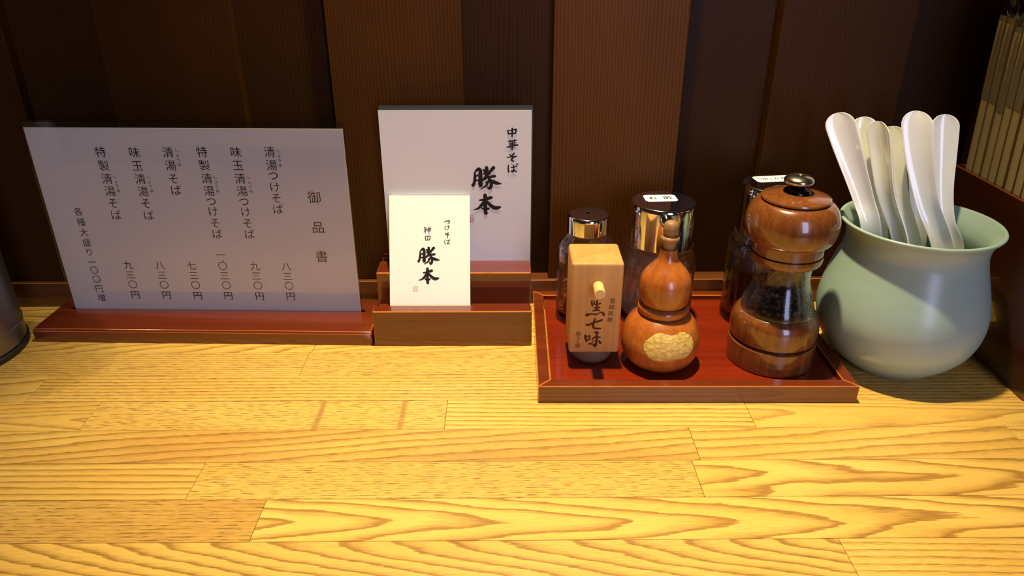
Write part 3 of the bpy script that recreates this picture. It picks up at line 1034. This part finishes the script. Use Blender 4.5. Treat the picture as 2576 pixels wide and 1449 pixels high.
# ------------------------------------------------------------------ chopstick box
BXX, BY0, BY1, BZ = .3952, .4765, .6440, .1400
cb = thing('chopstick_box', 'tall dark brown lacquered open box full of wrapped chopsticks', 'box', (BXX, BY0, 0))
BWD, TH = .110, .0075
d_ = BY1 - BY0
for nm, a in (('side_panel', (0, TH, 0, d_)), ('side_panel', (BWD - TH, BWD, 0, d_)), ('front_panel', (TH, BWD - TH, 0, TH)), ('back_panel', (TH, BWD - TH, d_ - TH, d_))):
    bm = bbox(*a, 0, BZ, .0008, 1, 1)
    from_bm(nm, bm, ['dark_lacquer', plain('worn_brown_edge', (.22, .06, .012), .3, coat=1)], cb, 25)
from_bm('bottom', bbox(TH, BWD - TH, TH, d_ - TH, 0, .006, 0), 'dark_lacquer', cb)


def chopsticks(loc, tilt, rz, ztop):
    t = thing('chopsticks', 'pair of pale wooden chopsticks in a paper sleeve standing in the dark box', 'chopsticks', loc, rz, 'wrapped chopsticks in the dark box')
    t.rotation_euler = (R(tilt[0]), R(tilt[1]), R(rz))
    for s in (-1, 1):
        bm = bmesh.new()
        box_into(bm, -.0041, .0041, -.0042, .0042, 0, ztop - .004)
        for v in bm.verts:
            if v.co.z < .01:
                v.co.x *= .8
        bevel(bm, .0007, 1)
        o = from_bm('stick', bm, 'stick', t)
        o.location.x = s * .0042
    prof = [(-.0087, -.0020), (-.0080, -.0046), (0, -.0050), (.0080, -.0046), (.0087, .0020), (.0080, .0046), (0, .0050), (-.0080, .0046)]
    bm = bmesh.new()
    z0, z1 = ztop - .066, ztop
    lv = [(z0, 1), (z0 + .02, 1.0), (z1 - .012, .99), (z1, .96)]
    rr = [[bm.verts.new((x * k, y * k, z)) for x, y in prof] for z, k in lv]
    for a, b in zip(rr, rr[1:]):
        for k in range(8):
            bm.faces.new((a[k], a[(k + 1) % 8], b[(k + 1) % 8], b[k]))
    bmesh.ops.solidify(bm, geom=bm.faces[:], thickness=.00025)
    from_bm('paper_sleeve', bm, 'sleeve', t)
    # crumpled torn end and clear film tuft above the sleeve
    rnd = random.Random(hash((round(loc[0], 4), round(loc[1], 4))) % 1000)
    bm = bmesh.new()
    lv = [(ztop - .003, .0080, .0030), (ztop + .0015, .0060, .0024), (ztop + .005, .0036, .0022), (ztop + .012, .0062, .0040), (ztop + .024, .0078, .0050), (ztop + .040, .0075, .0046)]
    rr = []
    for z, a, b in lv:
        rr.append([bm.verts.new((a * math.cos(q * .524) * rnd.uniform(.8, 1.2), b * math.sin(q * .524) * rnd.uniform(.75, 1.25), z + rnd.uniform(-.0015, .0015))) for q in range(12)])
    for a, b in zip(rr, rr[1:]):
        for k in range(12):
            bm.faces.new((a[k], a[(k + 1) % 12], b[(k + 1) % 12], b[k]))
    from_bm('film_end', bm, 'film', t)
    bm = bmesh.new()
    for q in range(7):
        x = -.006 + .002 * q
        a = [bm.verts.new((x + rnd.uniform(-.001, .001), rnd.uniform(-.002, .002) - .001, ztop + dz)) for dz in (-.001, -.001, rnd.uniform(.001, .005))]
        a[1].co.x += .002
        bm.faces.new(a)
    bmesh.ops.solidify(bm, geom=bm.faces[:], thickness=.0003)
    from_bm('torn_paper', bm, 'card', t)
    return t


rc = random.Random(9)
for j in range(11):
    for i in range(5):
        x = BXX + .0175 + .0178 * i
        y = .6270 - .0113 * j + rc.uniform(-.0008, .0008)
        chopsticks((x, y, .0065), (rc.uniform(-.5, .5) * 0, -2.6 + .12 * i, rc.uniform(-4, 4)), 0, .258 + rc.uniform(-.004, .004))

# ------------------------------------------------------------------ steel water pot at the edge
ct = thing('water_pitcher', 'brushed steel round water pitcher beside the menu stand', 'pitcher', (-.4855, .548, 0))
from_bm('base_ring', lathe([(0, 0), (.0600, 0), (.0612, .001), (.0612, .0045), (.0600, .0055), (0, .0055)], 72), 'black', ct)
from_bm('body', lathe([(0, .0054), (.0585, .0054), (.0597, .0070)] + catmull([(.0597, .02), (.0590, .08), (.0575, .15), (.0540, .185), (.0480, .198)], 5) + [(0, .198)], 72), 'steel', ct)
from_bm('seam', lathe(catmull([(.0595, .0205), (.0602, .0212), (.0602, .0218), (.0595, .0225)], 2), 72), 'steel', ct)
from_bm('lid', lathe([(0, .1975), (.0470, .1975), (.0475, .2000)] + catmull([(.0460, .2030), (.0300, .2075), (.0080, .2095)], 4) + [(.0080, .2160), (.0095, .2185), (.0060, .2215), (0, .222)], 64), 'steel', ct)
hb = catmull([(-.056, .170), (-.080, .168), (-.094, .150), (-.096, .110), (-.088, .075), (-.058, .062)], 6)
bm = bmesh.new()
rr = []
for k, (x, z) in enumerate(hb):
    a, b = hb[max(k - 1, 0)], hb[min(k + 1, len(hb) - 1)]
    tn = Vector((b[0] - a[0], 0, b[1] - a[1])).normalized()
    nn = Vector((-tn.z, 0, tn.x))
    rr.append([bm.verts.new(Vector((x, 0, z)) + nn * .0045 * math.cos(q * math.pi / 6) + Vector((0, .009, 0)) * math.sin(q * math.pi / 6)) for q in range(12)])
for a, b in zip(rr, rr[1:]):
    for k in range(12):
        bm.faces.new((a[k], a[(k + 1) % 12], b[(k + 1) % 12], b[k]))
bm.faces.new(rr[0])
bm.faces.new(rr[-1])
from_bm('handle', bm, 'black', ct)
